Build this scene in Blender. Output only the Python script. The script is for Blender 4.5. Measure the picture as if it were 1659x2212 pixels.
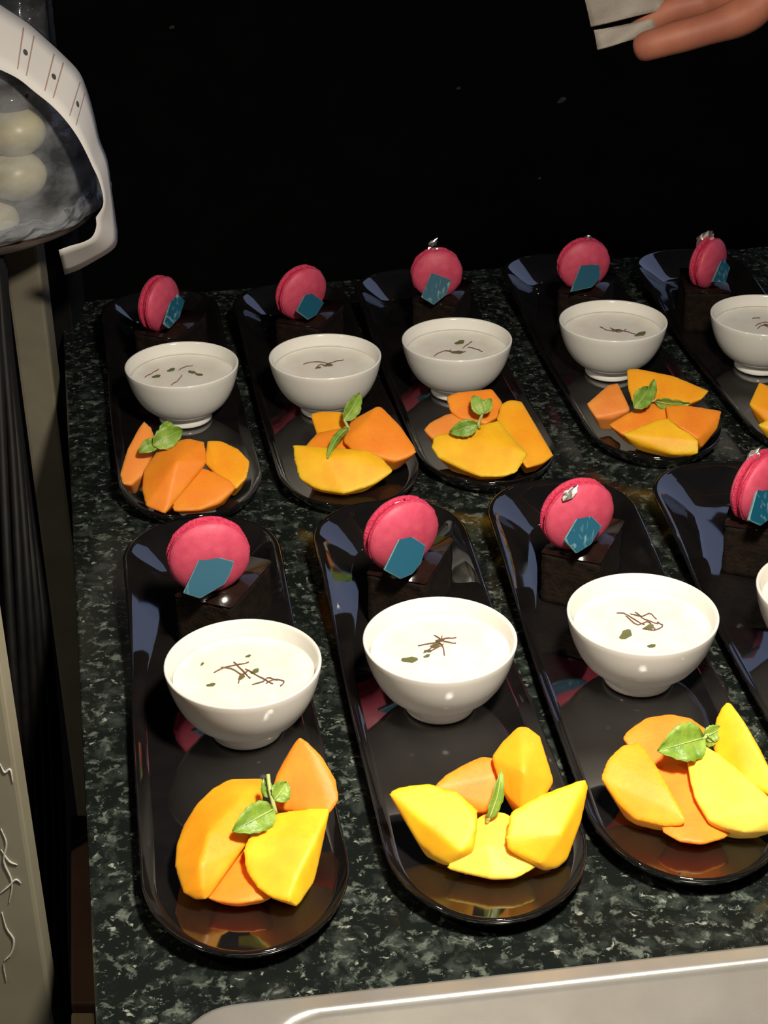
import bpy, bmesh, math, random
from mathutils import Vector, Matrix

for o in list(bpy.data.objects): bpy.data.objects.remove(o, do_unlink=True)
scene = bpy.context.scene
COL = scene.collection
R = math.radians
rng = random.Random(7)

# ------------------------------------------------------------------ camera
FPX = 3544.3
PITCH, ROLL = 0.5093789, -0.0134988
PF = 0.007                       # top of a plate floor above the granite
CAM = Vector((0, 0, 0.5756 + PF))
FWD = Vector((0, math.cos(PITCH), -math.sin(PITCH)))
_up = Vector((0, math.sin(PITCH), math.cos(PITCH))); _rt = Vector((1, 0, 0))
RT = math.cos(ROLL) * _rt + math.sin(ROLL) * _up
UP = -math.sin(ROLL) * _rt + math.cos(ROLL) * _up
cd = bpy.data.cameras.new('camera'); cam = bpy.data.objects.new('camera', cd); COL.objects.link(cam)
cd.sensor_fit = 'HORIZONTAL'; cd.sensor_width = 36.0; cd.lens = FPX / 1659 * 36.0
cd.clip_start = 0.02; cd.clip_end = 30
m = Matrix((RT, UP, -FWD)).transposed().to_4x4(); m.translation = CAM
cam.matrix_world = m
scene.camera = cam

# ------------------------------------------------------------------ light
w = bpy.data.worlds.new('world'); scene.world = w; w.use_nodes = True
w.node_tree.nodes['Background'].inputs[0].default_value = (0.55, 0.6, 0.75, 1)
w.node_tree.nodes['Background'].inputs[1].default_value = 0.012

def area(name, loc, target, size, power, col, shape='DISK', size_y=None):
    l = bpy.data.lights.new(name, 'AREA'); l.shape = shape; l.size = size
    if size_y: l.size_y = size_y
    l.energy = power; l.color = col
    o = bpy.data.objects.new(name, l); COL.objects.link(o); o.location = loc
    o.rotation_euler = (Vector(target) - Vector(loc)).to_track_quat('-Z', 'Y').to_euler()
    return o
lamp = area('buffet_heat_lamp', (0.15, 0.43, 0.70), (0.06, 0.68, 0.0), 0.09, 6.7, (1.0, 0.905, 0.755))
lamp.data.spread = R(140)
area('room_cool_screen', (1.30, 2.20, 0.70), (0.1, 1.0, 0.05), 1.5, 2.6, (0.50, 0.62, 1.0), 'RECTANGLE', 1.1)
for k, (lx, ly, lz) in enumerate(((-0.45, 4.35, 2.37), (1.1, 4.2, 3.1), (-0.80, 0.28, 1.05))):      # ceiling spots ahead; the last is a fill lamp added for the side gap
    sl = bpy.data.lights.new('ceiling_spot_or_fill', 'POINT'); sl.energy = (1.5, 1.5, 9)[k]; sl.color = (1.0, 0.9, 0.75); sl.shadow_soft_size = (0.008, 0.008, 0.03)[k]
    so_ = bpy.data.objects.new('ceiling_spot_or_fill', sl); COL.objects.link(so_); so_.location = (lx, ly, lz)

scene.view_settings.view_transform = 'Standard'
scene.view_settings.look = 'None'
scene.view_settings.exposure = 0.0
scene.view_settings.gamma = 1.0
scene.view_settings.use_curve_mapping = False

# ------------------------------------------------------------------ helpers
def ray(px, py):
    return FWD + (px - 829.5) / FPX * RT - (py - 1106) / FPX * UP
def at(px, py, z):                      # a pixel on the horizontal plane at height z
    d = ray(px, py); return CAM + d * ((z - CAM.z) / d.z)
def aty(px, py, y):                     # a pixel on the vertical plane at depth y
    d = ray(px, py); return CAM + d * ((y - CAM.y) / d.y)
def atp(px, py, p0, n):                 # a pixel on any plane
    d = ray(px, py); return CAM + d * ((p0 - CAM).dot(n) / d.dot(n))

def link(o, parent=None):
    COL.objects.link(o)
    if parent: o.parent = parent
    return o
def meshobj(name, me, mat, parent=None, smooth=True):
    o = bpy.data.objects.new(name, me)
    if mat: me.materials.append(mat)
    if smooth:
        for p in me.polygons: p.use_smooth = True
    return link(o, parent)
def from_bm(name, bm, mat, parent=None, smooth=True):
    bmesh.ops.recalc_face_normals(bm, faces=bm.faces)
    me = bpy.data.meshes.new(name); bm.to_mesh(me); bm.free()
    return meshobj(name, me, mat, parent, smooth)
def pydata(name, v, f, mat, parent=None, smooth=True):
    me = bpy.data.meshes.new(name); me.from_pydata([tuple(a) for a in v], [], f); me.update()
    return meshobj(name, me, mat, parent, smooth)
def tag(o, label, cat=None, group=None, kind=None):
    if label: o['label'] = label
    if cat: o['category'] = cat
    if group: o['group'] = group
    if kind: o['kind'] = kind
    return o
def empty(name, loc, label, cat, group=None):
    o = bpy.data.objects.new(name, None); o.location = loc; o.empty_display_size = 0.01
    COL.objects.link(o); return tag(o, label, cat, group)
def prism(name, pts, z0, z1, mat, parent=None, bevel=0.0):
    bm = bmesh.new()
    vb = [bm.verts.new((p[0], p[1], z0)) for p in pts]; vt = [bm.verts.new((p[0], p[1], z1)) for p in pts]
    n = len(pts); bm.faces.new(vt); bm.faces.new(vb[::-1])
    for i in range(n): bm.faces.new((vb[i], vb[(i + 1) % n], vt[(i + 1) % n], vt[i]))
    bmesh.ops.recalc_face_normals(bm, faces=bm.faces)
    if bevel: bmesh.ops.bevel(bm, geom=list(bm.edges), offset=bevel, segments=2, affect='EDGES', profile=0.6)
    return from_bm(name, bm, mat, parent, False)
def lathe(name, prof, mat, parent=None, n=64, loc=(0, 0, 0), close=True):
    v, f = [], []
    for r, z in prof:
        for k in range(n):
            a = 2 * math.pi * k / n; v.append((loc[0] + r * math.cos(a), loc[1] + r * math.sin(a), loc[2] + z))
    for i in range(len(prof) - 1):
        for k in range(n):
            f.append((i * n + k, i * n + (k + 1) % n, (i + 1) * n + (k + 1) % n, (i + 1) * n + k))
    if close:
        f.append(tuple(range(n))[::-1]); f.append(tuple((len(prof) - 1) * n + k for k in range(n)))
    return pydata(name, v, f, mat, parent)
def tube(name, pts, r, mat, parent=None, seg=6, taper=None):
    v, f = [], []; pts = [Vector(p) for p in pts]; n = len(pts)
    ref = Vector((0.31, 0.2, 0.93))
    for i, p in enumerate(pts):
        t = (pts[min(i + 1, n - 1)] - pts[max(i - 1, 0)]).normalized()
        a = t.cross(ref)
        if a.length < 1e-3: a = t.cross(Vector((1, 0, 0)))
        a.normalize(); b = t.cross(a)
        rr = r if taper is None else r * taper[i]
        for k in range(seg):
            th = 2 * math.pi * k / seg; v.append(p + rr * (math.cos(th) * a + math.sin(th) * b))
    for i in range(n - 1):
        for k in range(seg):
            f.append((i * seg + k, i * seg + (k + 1) % seg, (i + 1) * seg + (k + 1) % seg, (i + 1) * seg + k))
    f.append(tuple(range(seg))[::-1]); f.append(tuple((n - 1) * seg + k for k in range(seg)))
    return pydata(name, v, f, mat, parent)
def spline(pts, n):
    pts = [Vector(p) for p in pts]; out = []
    P = [pts[0] * 2 - pts[1]] + pts + [pts[-1] * 2 - pts[-2]]
    m_ = len(pts) - 1
    for i in range(n + 1):
        t = i / n * m_; k = min(int(t), m_ - 1); s = t - k
        a, b, c, d = P[k], P[k + 1], P[k + 2], P[k + 3]
        out.append(0.5 * ((2 * b) + (c - a) * s + (2 * a - 5 * b + 4 * c - d) * s * s + (3 * b - a - 3 * c + d) * s ** 3))
    return out

# ------------------------------------------------------------------ materials
def mat(name, col, rough=0.5, metal=0.0, **kw):
    m = bpy.data.materials.new(name); m.use_nodes = True
    b = m.node_tree.nodes['Principled BSDF']
    b.inputs['Base Color'].default_value = (*col, 1); b.inputs['Roughness'].default_value = rough
    b.inputs['Metallic'].default_value = metal
    for k, v in kw.items(): b.inputs[k.replace('_', ' ')].default_value = v
    return m
def N(m, t, **kw):
    n = m.node_tree.nodes.new(t)
    for k, v in kw.items(): setattr(n, k, v)
    return n
def L(m, a, b): m.node_tree.links.new(a, b)
def noise_col(m, c1, c2, scale, detail=4, coord='Object', lo=0.35, hi=0.65, bump=0.0, bscale=None, bdist=0.001):
    b = m.node_tree.nodes['Principled BSDF']
    tc = N(m, 'ShaderNodeTexCoord'); nz = N(m, 'ShaderNodeTexNoise'); nz.inputs['Scale'].default_value = scale
    nz.inputs['Detail'].default_value = detail; L(m, tc.outputs[coord], nz.inputs['Vector'])
    cr = N(m, 'ShaderNodeValToRGB'); cr.color_ramp.elements[0].position = lo; cr.color_ramp.elements[1].position = hi
    cr.color_ramp.elements[0].color = (*c1, 1); cr.color_ramp.elements[1].color = (*c2, 1)
    L(m, nz.outputs['Fac'], cr.inputs['Fac']); L(m, cr.outputs['Color'], b.inputs['Base Color'])
    if bump:
        n2 = N(m, 'ShaderNodeTexNoise'); n2.inputs['Scale'].default_value = bscale or scale * 4; n2.inputs['Detail'].default_value = 3
        L(m, tc.outputs[coord], n2.inputs['Vector'])
        bp = N(m, 'ShaderNodeBump'); bp.inputs['Strength'].default_value = bump; bp.inputs['Distance'].default_value = bdist
        L(m, n2.outputs['Fac'], bp.inputs['Height']); L(m, bp.outputs['Normal'], b.inputs['Normal'])
    return m

M = {}
M['plate'] = mat('black_glaze', (0.006, 0.0055, 0.006), 0.05, IOR=2.3)
noise_col(M['plate'], (0.006, 0.0055, 0.006), (0.010, 0.0085, 0.008), 40)
M['porcelain'] = noise_col(mat('white_porcelain', (0.82, 0.80, 0.75), 0.14, Subsurface_Weight=0.05, Subsurface_Radius=(1.0, 0.8, 0.6), Subsurface_Scale=0.003), (0.80, 0.78, 0.72), (0.84, 0.82, 0.77), 20)
M['cream'] = noise_col(mat('coconut_cream', (0.84, 0.81, 0.74), 0.3, Subsurface_Weight=0.2, Subsurface_Radius=(1, 0.85, 0.7), Subsurface_Scale=0.004), (0.80, 0.76, 0.66), (0.86, 0.84, 0.78), 60, bump=0.15, bscale=160, bdist=0.0006)
M['saffron'] = noise_col(mat('saffron', (0.10, 0.025, 0.01), 0.7), (0.12, 0.05, 0.03), (0.24, 0.10, 0.06), 400)
M['herb'] = noise_col(mat('dried_herb', (0.06, 0.07, 0.015), 0.7), (0.08, 0.09, 0.03), (0.17, 0.17, 0.06), 300)
M['mint'] = noise_col(mat('mint_leaf', (0.2, 0.33, 0.04), 0.45, Subsurface_Weight=0.25, Subsurface_Radius=(0.6, 1.0, 0.3), Subsurface_Scale=0.002), (0.13, 0.25, 0.02), (0.30, 0.44, 0.07), 90, bump=0.5, bscale=380)
M['mint_vein'] = noise_col(mat('mint_vein', (0.4, 0.5, 0.16), 0.5), (0.36, 0.46, 0.14), (0.46, 0.56, 0.2), 200)
M['mint_stem'] = noise_col(mat('mint_stem', (0.42, 0.48, 0.17), 0.5), (0.36, 0.44, 0.12), (0.5, 0.54, 0.22), 200)
def mango(name, c1, c2):
    m = mat(name, c1, 0.5, Specular_IOR_Level=0.35, Subsurface_Weight=0.55, Subsurface_Radius=(1.0, 0.38, 0.05), Subsurface_Scale=0.009)
    return noise_col(m, c1, c2, 55, 3, bump=0.2, bscale=420, bdist=0.0005, lo=0.3, hi=0.7)
M['mango_yellow'] = mango('mango_yellow', (0.86, 0.42, 0.012), (0.95, 0.56, 0.02))
M['mango_amber'] = mango('mango_amber', (0.88, 0.33, 0.012), (0.94, 0.43, 0.018))
M['mango_orange'] = mango('mango_orange', (0.84, 0.235, 0.018), (0.90, 0.31, 0.022))
M['mango_pale'] = mango('mango_pale', (0.85, 0.52, 0.05), (0.95, 0.68, 0.10))
M['mango_peach'] = mango('mango_peach', (0.80, 0.25, 0.045), (0.86, 0.33, 0.06))
M['macaron'] = noise_col(mat('macaron_shell', (0.72, 0.06, 0.15), 0.55, Subsurface_Weight=0.1, Subsurface_Radius=(1, 0.25, 0.25), Subsurface_Scale=0.003), (0.56, 0.058, 0.115), (0.66, 0.085, 0.15), 130, bump=0.25, bscale=700, bdist=0.0005)
M['macaron_foot'] = noise_col(mat('macaron_foot', (0.6, 0.03, 0.09), 0.8), (0.5, 0.02, 0.07), (0.68, 0.05, 0.12), 500, bump=0.9, bscale=900, bdist=0.001)
M['filling'] = noise_col(mat('macaron_filling', (0.45, 0.02, 0.06), 0.5), (0.4, 0.015, 0.05), (0.5, 0.03, 0.08), 200)
M['foil'] = noise_col(mat('silver_foil', (0.9, 0.88, 0.86), 0.28, 1.0), (0.85, 0.83, 0.8), (0.95, 0.94, 0.92), 200)
M['cake'] = noise_col(mat('chocolate_cake', (0.022, 0.012, 0.006), 0.8, Specular_IOR_Level=0.15), (0.005, 0.003, 0.002), (0.014, 0.0075, 0.004), 150, bump=0.6, bscale=500, bdist=0.0015)
M['glaze'] = noise_col(mat('chocolate_glaze', (0.016, 0.007, 0.006), 0.13), (0.012, 0.005, 0.005), (0.022, 0.010, 0.008), 60, bump=0.1, bscale=160)
# teal plaque with pale marbling
def plaque_mat(name, amount):
    m = mat(name, (0.01, 0.16, 0.22), 0.55, Specular_IOR_Level=0.25)
    b = m.node_tree.nodes['Principled BSDF']; tc = N(m, 'ShaderNodeTexCoord')
    wv = N(m, 'ShaderNodeTexNoise'); wv.inputs['Scale'].default_value = 95; wv.inputs['Distortion'].default_value = 1.6; wv.inputs['Detail'].default_value = 2.5
    mp = N(m, 'ShaderNodeMapping'); mp.inputs['Scale'].default_value = (1.6, 1.0, 0.6); mp.inputs['Rotation'].default_value = (0.3, 0.5, 0.4)
    L(m, tc.outputs['Object'], mp.inputs['Vector']); L(m, mp.outputs['Vector'], wv.inputs['Vector'])
    cr = N(m, 'ShaderNodeValToRGB'); e = cr.color_ramp.elements
    e[0].position = 1.0 - amount; e[0].color = (0.004, 0.075, 0.13, 1); e[1].position = min(1.0, 1.16 - amount); e[1].color = (0.19, 0.33, 0.36, 1)
    L(m, wv.outputs['Fac'], cr.inputs['Fac']); L(m, cr.outputs['Color'], b.inputs['Base Color'])
    return m
M['plaque_plain'] = plaque_mat('teal_chocolate_plain', 0.30)
M['plaque_marble'] = plaque_mat('teal_chocolate_marbled', 0.47)
M['plaque_edge'] = noise_col(mat('teal_chocolate_edge', (0.2, 0.42, 0.42), 0.5), (0.07, 0.2, 0.22), (0.16, 0.30, 0.30), 200)
# granite
def granite():
    m = mat('green_black_granite', (0.01, 0.012, 0.011), 0.16)
    b = m.node_tree.nodes['Principled BSDF']; tc = N(m, 'ShaderNodeTexCoord')
    n0 = N(m, 'ShaderNodeTexNoise'); n0.inputs['Scale'].default_value = 70; n0.inputs['Detail'].default_value = 3
    L(m, tc.outputs['Object'], n0.inputs['Vector'])
    mixv = N(m, 'ShaderNodeMixRGB'); mixv.blend_type = 'ADD'; mixv.inputs['Fac'].default_value = 0.012
    L(m, tc.outputs['Object'], mixv.inputs['Color1']); L(m, n0.outputs['Color'], mixv.inputs['Color2'])
    def layer(scale, lo, hi, c):
        nz = N(m, 'ShaderNodeTexNoise'); nz.inputs['Scale'].default_value = scale; nz.inputs['Detail'].default_value = 6; nz.inputs['Roughness'].default_value = 0.62
        L(m, mixv.outputs['Color'], nz.inputs['Vector'])
        cr = N(m, 'ShaderNodeValToRGB'); cr.color_ramp.elements[0].position = lo; cr.color_ramp.elements[1].position = hi
        L(m, nz.outputs['Fac'], cr.inputs['Fac']); return cr.outputs['Color'], c
    prev = None; base = (0.0075, 0.0095, 0.0085, 1)
    for scale, lo, hi, c in ((75, 0.50, 0.66, (0.030, 0.038, 0.033, 1)), (130, 0.55, 0.66, (0.10, 0.118, 0.10, 1)), (200, 0.61, 0.70, (0.27, 0.29, 0.25, 1))):
        fac, c = layer(scale, lo, hi, c)
        mx = N(m, 'ShaderNodeMixRGB'); L(m, fac, mx.inputs['Fac']); mx.inputs['Color2'].default_value = c
        if prev is None: mx.inputs['Color1'].default_value = base
        else: L(m, prev, mx.inputs['Color1'])
        prev = mx.outputs['Color']
    L(m, prev, b.inputs['Base Color'])
    return m
M['granite'] = granite()
M['steel'] = noise_col(mat('brushed_steel', (0.62, 0.60, 0.57), 0.38, 0.75), (0.58, 0.56, 0.53), (0.66, 0.64, 0.61), 30, bump=0.05, bscale=600)
M['black_panel'] = noise_col(mat('black_panel', (0.003, 0.003, 0.003), 0.8, Specular_IOR_Level=0.12), (0.0022, 0.0022, 0.0022), (0.004, 0.004, 0.0038), 12)
M['pale_speck'] = noise_col(mat('pale_speck', (0.1, 0.09, 0.07), 0.8), (0.06, 0.055, 0.045), (0.14, 0.12, 0.1), 200)
M['cabinet'] = noise_col(mat('dark_cabinet', (0.01, 0.009, 0.008), 0.6), (0.007, 0.006, 0.006), (0.014, 0.012, 0.010), 15)
M['post'] = noise_col(mat('olive_grey_post', (0.17, 0.155, 0.11), 0.45), (0.19, 0.17, 0.125), (0.25, 0.225, 0.165), 18)
M['board'] = noise_col(mat('beige_board', (0.40, 0.37, 0.27), 0.5), (0.23, 0.215, 0.155), (0.28, 0.262, 0.19), 14)
M['film'] = mat('plastic_crease_glint', (0.8, 0.8, 0.74), 0.2, Alpha=0.55)
noise_col(M['film'], (0.72, 0.72, 0.66), (0.85, 0.85, 0.8), 60)
M['cable'] = noise_col(mat('black_rubber', (0.004, 0.004, 0.004), 0.6, Specular_IOR_Level=0.25), (0.003, 0.003, 0.003), (0.006, 0.006, 0.0055), 90)
M['wood'] = noise_col(mat('brown_wood', (0.11, 0.055, 0.03), 0.6), (0.08, 0.04, 0.022), (0.15, 0.08, 0.045), 9)
M['tan'] = noise_col(mat('tan_board', (0.45, 0.32, 0.18), 0.6), (0.40, 0.28, 0.15), (0.5, 0.36, 0.2), 20)
M['floor'] = noise_col(mat('dark_floor', (0.02, 0.015, 0.012), 0.7), (0.015, 0.011, 0.009), (0.028, 0.02, 0.016), 6)
M['sweet'] = noise_col(mat('pale_sweet', (0.66, 0.60, 0.40), 0.35, Subsurface_Weight=0.2, Subsurface_Radius=(1, 0.85, 0.5), Subsurface_Scale=0.006), (0.60, 0.54, 0.34), (0.72, 0.66, 0.46), 45)
M['dark_sweet'] = noise_col(mat('dark_glossy_sweet', (0.05, 0.03, 0.025), 0.12), (0.035, 0.02, 0.018), (0.07, 0.045, 0.035), 40)
M['dish'] = noise_col(mat('brown_dish', (0.07, 0.055, 0.045), 0.25), (0.055, 0.042, 0.035), (0.09, 0.07, 0.06), 30)
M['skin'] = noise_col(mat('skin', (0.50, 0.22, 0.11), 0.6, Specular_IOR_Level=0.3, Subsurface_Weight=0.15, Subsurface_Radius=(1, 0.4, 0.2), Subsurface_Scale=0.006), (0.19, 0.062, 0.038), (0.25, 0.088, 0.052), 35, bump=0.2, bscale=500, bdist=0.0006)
M['nail'] = noise_col(mat('nail', (0.62, 0.33, 0.24), 0.3), (0.58, 0.30, 0.22), (0.66, 0.37, 0.28), 60)
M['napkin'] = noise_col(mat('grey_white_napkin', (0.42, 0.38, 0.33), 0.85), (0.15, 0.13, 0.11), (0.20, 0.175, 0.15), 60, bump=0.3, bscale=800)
def film_clear(name, milk, rough=0.08):
    m = bpy.data.materials.new(name); m.use_nodes = True; nt = m.node_tree
    for n in list(nt.nodes):
        if n.type != 'OUTPUT_MATERIAL': nt.nodes.remove(n)
    out = [n for n in nt.nodes if n.type == 'OUTPUT_MATERIAL'][0]
    tr = N(m, 'ShaderNodeBsdfTransparent'); tr.inputs['Color'].default_value = (0.96, 0.97, 0.98, 1)
    df = N(m, 'ShaderNodeBsdfDiffuse'); df.inputs['Color'].default_value = (0.62, 0.66, 0.72, 1)
    gl = N(m, 'ShaderNodeBsdfGlossy'); gl.inputs['Roughness'].default_value = rough
    tc = N(m, 'ShaderNodeTexCoord'); nz = N(m, 'ShaderNodeTexNoise'); nz.inputs['Scale'].default_value = 26; nz.inputs['Detail'].default_value = 5
    mp = N(m, 'ShaderNodeMapping'); mp.inputs['Scale'].default_value = (1, 1, 2.2); mp.inputs['Rotation'].default_value = (0, 0.6, 0.2)
    L(m, tc.outputs['Object'], mp.inputs['Vector']); L(m, mp.outputs['Vector'], nz.inputs['Vector'])
    cr = N(m, 'ShaderNodeValToRGB'); cr.color_ramp.elements[0].position = 0.38; cr.color_ramp.elements[1].position = 0.75
    cr.color_ramp.elements[0].color = (milk * 0.35,) * 3 + (1,); cr.color_ramp.elements[1].color = (milk * 1.7,) * 3 + (1,)
    L(m, nz.outputs['Fac'], cr.inputs['Fac'])
    m1 = N(m, 'ShaderNodeMixShader'); L(m, cr.outputs['Color'], m1.inputs[0]); L(m, tr.outputs[0], m1.inputs[1]); L(m, df.outputs[0], m1.inputs[2])
    fr = N(m, 'ShaderNodeFresnel'); fr.inputs['IOR'].default_value = 1.45
    bp = N(m, 'ShaderNodeBump'); bp.inputs['Strength'].default_value = 0.7; bp.inputs['Distance'].default_value = 0.004
    L(m, nz.outputs['Fac'], bp.inputs['Height']); L(m, bp.outputs['Normal'], gl.inputs['Normal']); L(m, bp.outputs['Normal'], fr.inputs['Normal'])
    m2 = N(m, 'ShaderNodeMixShader'); L(m, fr.outputs[0], m2.inputs[0]); L(m, m1.outputs[0], m2.inputs[1]); L(m, gl.outputs[0], m2.inputs[2])
    L(m, m2.outputs[0], out.inputs['Surface'])
    return m
M['dome'] = film_clear('clear_plastic_dome', 0.27)
M['skirt'] = film_clear('crumpled_plastic_film', 0.2, 0.1)
M['jar'] = film_clear('clear_plastic_box', 0.10)
def paper_mat():
    m = mat('printed_paper', (0.80, 0.76, 0.72), 0.6)
    b = m.node_tree.nodes['Principled BSDF']; uv = N(m, 'ShaderNodeUVMap'); sp = N(m, 'ShaderNodeSeparateXYZ'); L(m, uv.outputs[0], sp.inputs[0])
    def mt(op, a, b_=None, c=None):
        n = N(m, 'ShaderNodeMath', operation=op)
        for i, x in enumerate((a, b_, c)):
            if x is None: continue
            if isinstance(x, (int, float)): n.inputs[i].default_value = x
            else: L(m, x, n.inputs[i])
        return n.outputs[0]
    fr = mt('FRACT', sp.outputs[0]); v = sp.outputs[1]
    band = mt('MULTIPLY', mt('GREATER_THAN', v, 0.12), mt('LESS_THAN', v, 0.86))
    only = mt('LESS_THAN', sp.outputs[0], 3.95)
    l1 = mt('LESS_THAN', mt('ABSOLUTE', mt('SUBTRACT', fr, 0.34)), 0.022); l2 = mt('LESS_THAN', mt('ABSOLUTE', mt('SUBTRACT', fr, 0.66)), 0.022)
    line = mt('MULTIPLY', mt('MULTIPLY', mt('MAXIMUM', l1, l2), band), only)
    dx = mt('MULTIPLY', mt('SUBTRACT', fr, 0.5), 1.0); dy = mt('MULTIPLY', mt('SUBTRACT', v, 0.5), 1.6)
    dmask = mt('LESS_THAN', sp.outputs[0], 3.9)
    dot = mt('MULTIPLY', dmask, mt('LESS_THAN', mt('ADD', mt('MULTIPLY', dx, dx), mt('MULTIPLY', dy, dy)), 0.0062))
    mx = N(m, 'ShaderNodeMixRGB'); mx.inputs['Color1'].default_value = (0.88, 0.85, 0.82, 1); mx.inputs['Color2'].default_value = (0.50, 0.34, 0.29, 1)
    L(m, line, mx.inputs['Fac'])
    m2 = N(m, 'ShaderNodeMixRGB'); m2.inputs['Color2'].default_value = (0.09, 0.085, 0.08, 1); L(m, mx.outputs[0], m2.inputs['Color1']); L(m, dot, m2.inputs['Fac'])
    L(m, m2.outputs[0], b.inputs['Base Color'])
    return m
M['paper'] = paper_mat()

# ------------------------------------------------------------------ structure: counter, panel, floor
A0 = R(10.35)
EU = Vector((math.cos(A0), math.sin(A0), 0)); EV = Vector((-math.sin(A0), math.cos(A0), 0))
def uv(u, v, z=0.0): return EU * u + EV * v + Vector((0, 0, z))
UL = (at(134, 715, 0).dot(EU) + at(211, 2200, 0).dot(EU)) / 2        # free side edge of the granite
VB = 1.49
VW = 2.5                        # black wall far behind the counter
# steel pan frame
pc = at(376, 2193, 0); pe = at(1659, 2050, 0)
P1 = (pe - pc).normalized(); P2 = Vector((P1.y, -P1.x, 0))           # P2 points towards the camera
def pan(a, b, z): return pc + P1 * a + P2 * b + Vector((0, 0, z))
def ipan(u0, v0):  # keep polygon helper simple
    return uv(u0, v0)
notch = [pan(0.030, 0.36, 0), pan(0.030, 0.008, 0), pan(0.62, 0.008, 0)]
gp = [uv(UL, VB), uv(UL, 0.20), notch[0], notch[1], notch[2], uv(0.75, 0.52), uv(0.75, VB)]
gr = prism('granite_countertop', gp, -0.03, 0.0, M['granite'], bevel=0.0015)
tag(gr, 'dark green-black speckled granite countertop carrying the dessert plates', 'countertop')
base = prism('counter_base', [uv(UL + 0.05, VB - 0.02), uv(UL + 0.05, 0.62), uv(0.72, 0.62), uv(0.72, VB - 0.02)], -0.90, -0.0305, M['cabinet'])
tag(base, 'dark cabinet carcass under the speckled granite top', 'cabinet')
st = prism('edge_strip', [uv(UL + 0.0495, 0.72), uv(UL + 0.004, 0.72), uv(UL + 0.004, 1.05), uv(UL + 0.0495, 1.05)], -0.037, -0.0306, M['steel'], bevel=0.001)
st.parent = base
wb = prism('wall_back', [uv(-1.6, VW), uv(1.6, VW), uv(1.6, VW + 0.04), uv(-1.6, VW + 0.04)], -0.90, 1.3, M['black_panel'])
tag(wb, 'black wall standing behind the granite counter', None, None, 'structure')
wn = -EV
for px, py, s in ((1214, 216, 0.0055), (990, 190, 0.0028), (372, 58, 0.0028), (1165, 385, 0.002)):  # small pale specks set on the wall
    p0 = uv(0, VW) ; c = atp(px, py, p0, EV)
    pts = []
    for k in range(7):
        a = 2 * math.pi * k / 7; rr = s * (0.6 + 0.6 * rng.random()); pts.append(c + EU * (rr * 1.7 * math.cos(a)) + Vector((0, 0, rr * (math.sin(a) + 0.5 * math.cos(a)))))
    o = pydata('wall_speck', [p - EV * 0.0008 for p in pts] + [p + EV * 0.0006 for p in pts],
               [tuple(range(7))[::-1], tuple(range(7, 14))] + [(k, (k + 1) % 7, 7 + (k + 1) % 7, 7 + k) for k in range(7)], M['pale_speck'], wb, False)
fl = prism('floor', [uv(-1.6, -0.6), uv(1.6, -0.6), uv(1.6, VW + 0.04), uv(-1.6, VW + 0.04)], -0.93, -0.90, M['floor'])
tag(fl, 'dark floor under the counter', None, None, 'structure')

# steel pan
def rrect(a0, a1, b0, b1, r, n=8):
    out = []
    for cx, cy, s in ((a0 + r, b0 + r, 180), (a1 - r, b0 + r, 270), (a1 - r, b1 - r, 0), (a0 + r, b1 - r, 90)):
        for k in range(n + 1):
            t = R(s + 90 * k / n); out.append((cx + r * math.cos(t), cy + r * math.sin(t)))
    return out
def loft(name, rings, mat_, parent=None, cap0=False, cap1=False):
    n = len(rings[0]); v = [p for r_ in rings for p in r_]; f = []
    for i in range(len(rings) - 1):
        for k in range(n): f.append((i * n + k, i * n + (k + 1) % n, (i + 1) * n + (k + 1) % n, (i + 1) * n + k))
    if cap0: f.append(tuple(range(n))[::-1])
    if cap1: f.append(tuple((len(rings) - 1) * n + k for k in range(n)))
    bm = bmesh.new(); vs = [bm.verts.new(p) for p in v]
    for q in f: bm.faces.new([vs[i] for i in q])
    return from_bm(name, bm, mat_, parent)
pan_root = empty('steel_pan', pan(0.3, 0.18, 0), 'stainless steel pan with rolled rim dropped into the granite', 'pan')
def pr(ins_l, ins, r, z):
    return [pan(a, b, z) - pan_root.location for a, b in rrect(ins_l, 0.66 - ins, ins, 0.36 - ins, r)]
loft('rim', [pr(0.002, 0.002, 0.026, 0.0004), pr(0.0, 0.0, 0.028, 0.002), pr(0.0008, 0.0008, 0.028, 0.0036), pr(0.003, 0.003, 0.027, 0.0044),
             pr(0.040, 0.0085, 0.024, 0.0046), pr(0.043, 0.0105, 0.023, 0.0054), pr(0.0455, 0.0125, 0.023, 0.0044), pr(0.047, 0.0138, 0.022, 0.001)], M['steel'], pan_root)
loft('basin', [pr(0.047, 0.0138, 0.022, 0.001), pr(0.050, 0.0165, 0.021, -0.008), pr(0.056, 0.023, 0.02, -0.030), pr(0.060, 0.028, 0.019, -0.036), pr(0.068, 0.036, 0.016, -0.038)], M['steel'], pan_root, False, True)

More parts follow.
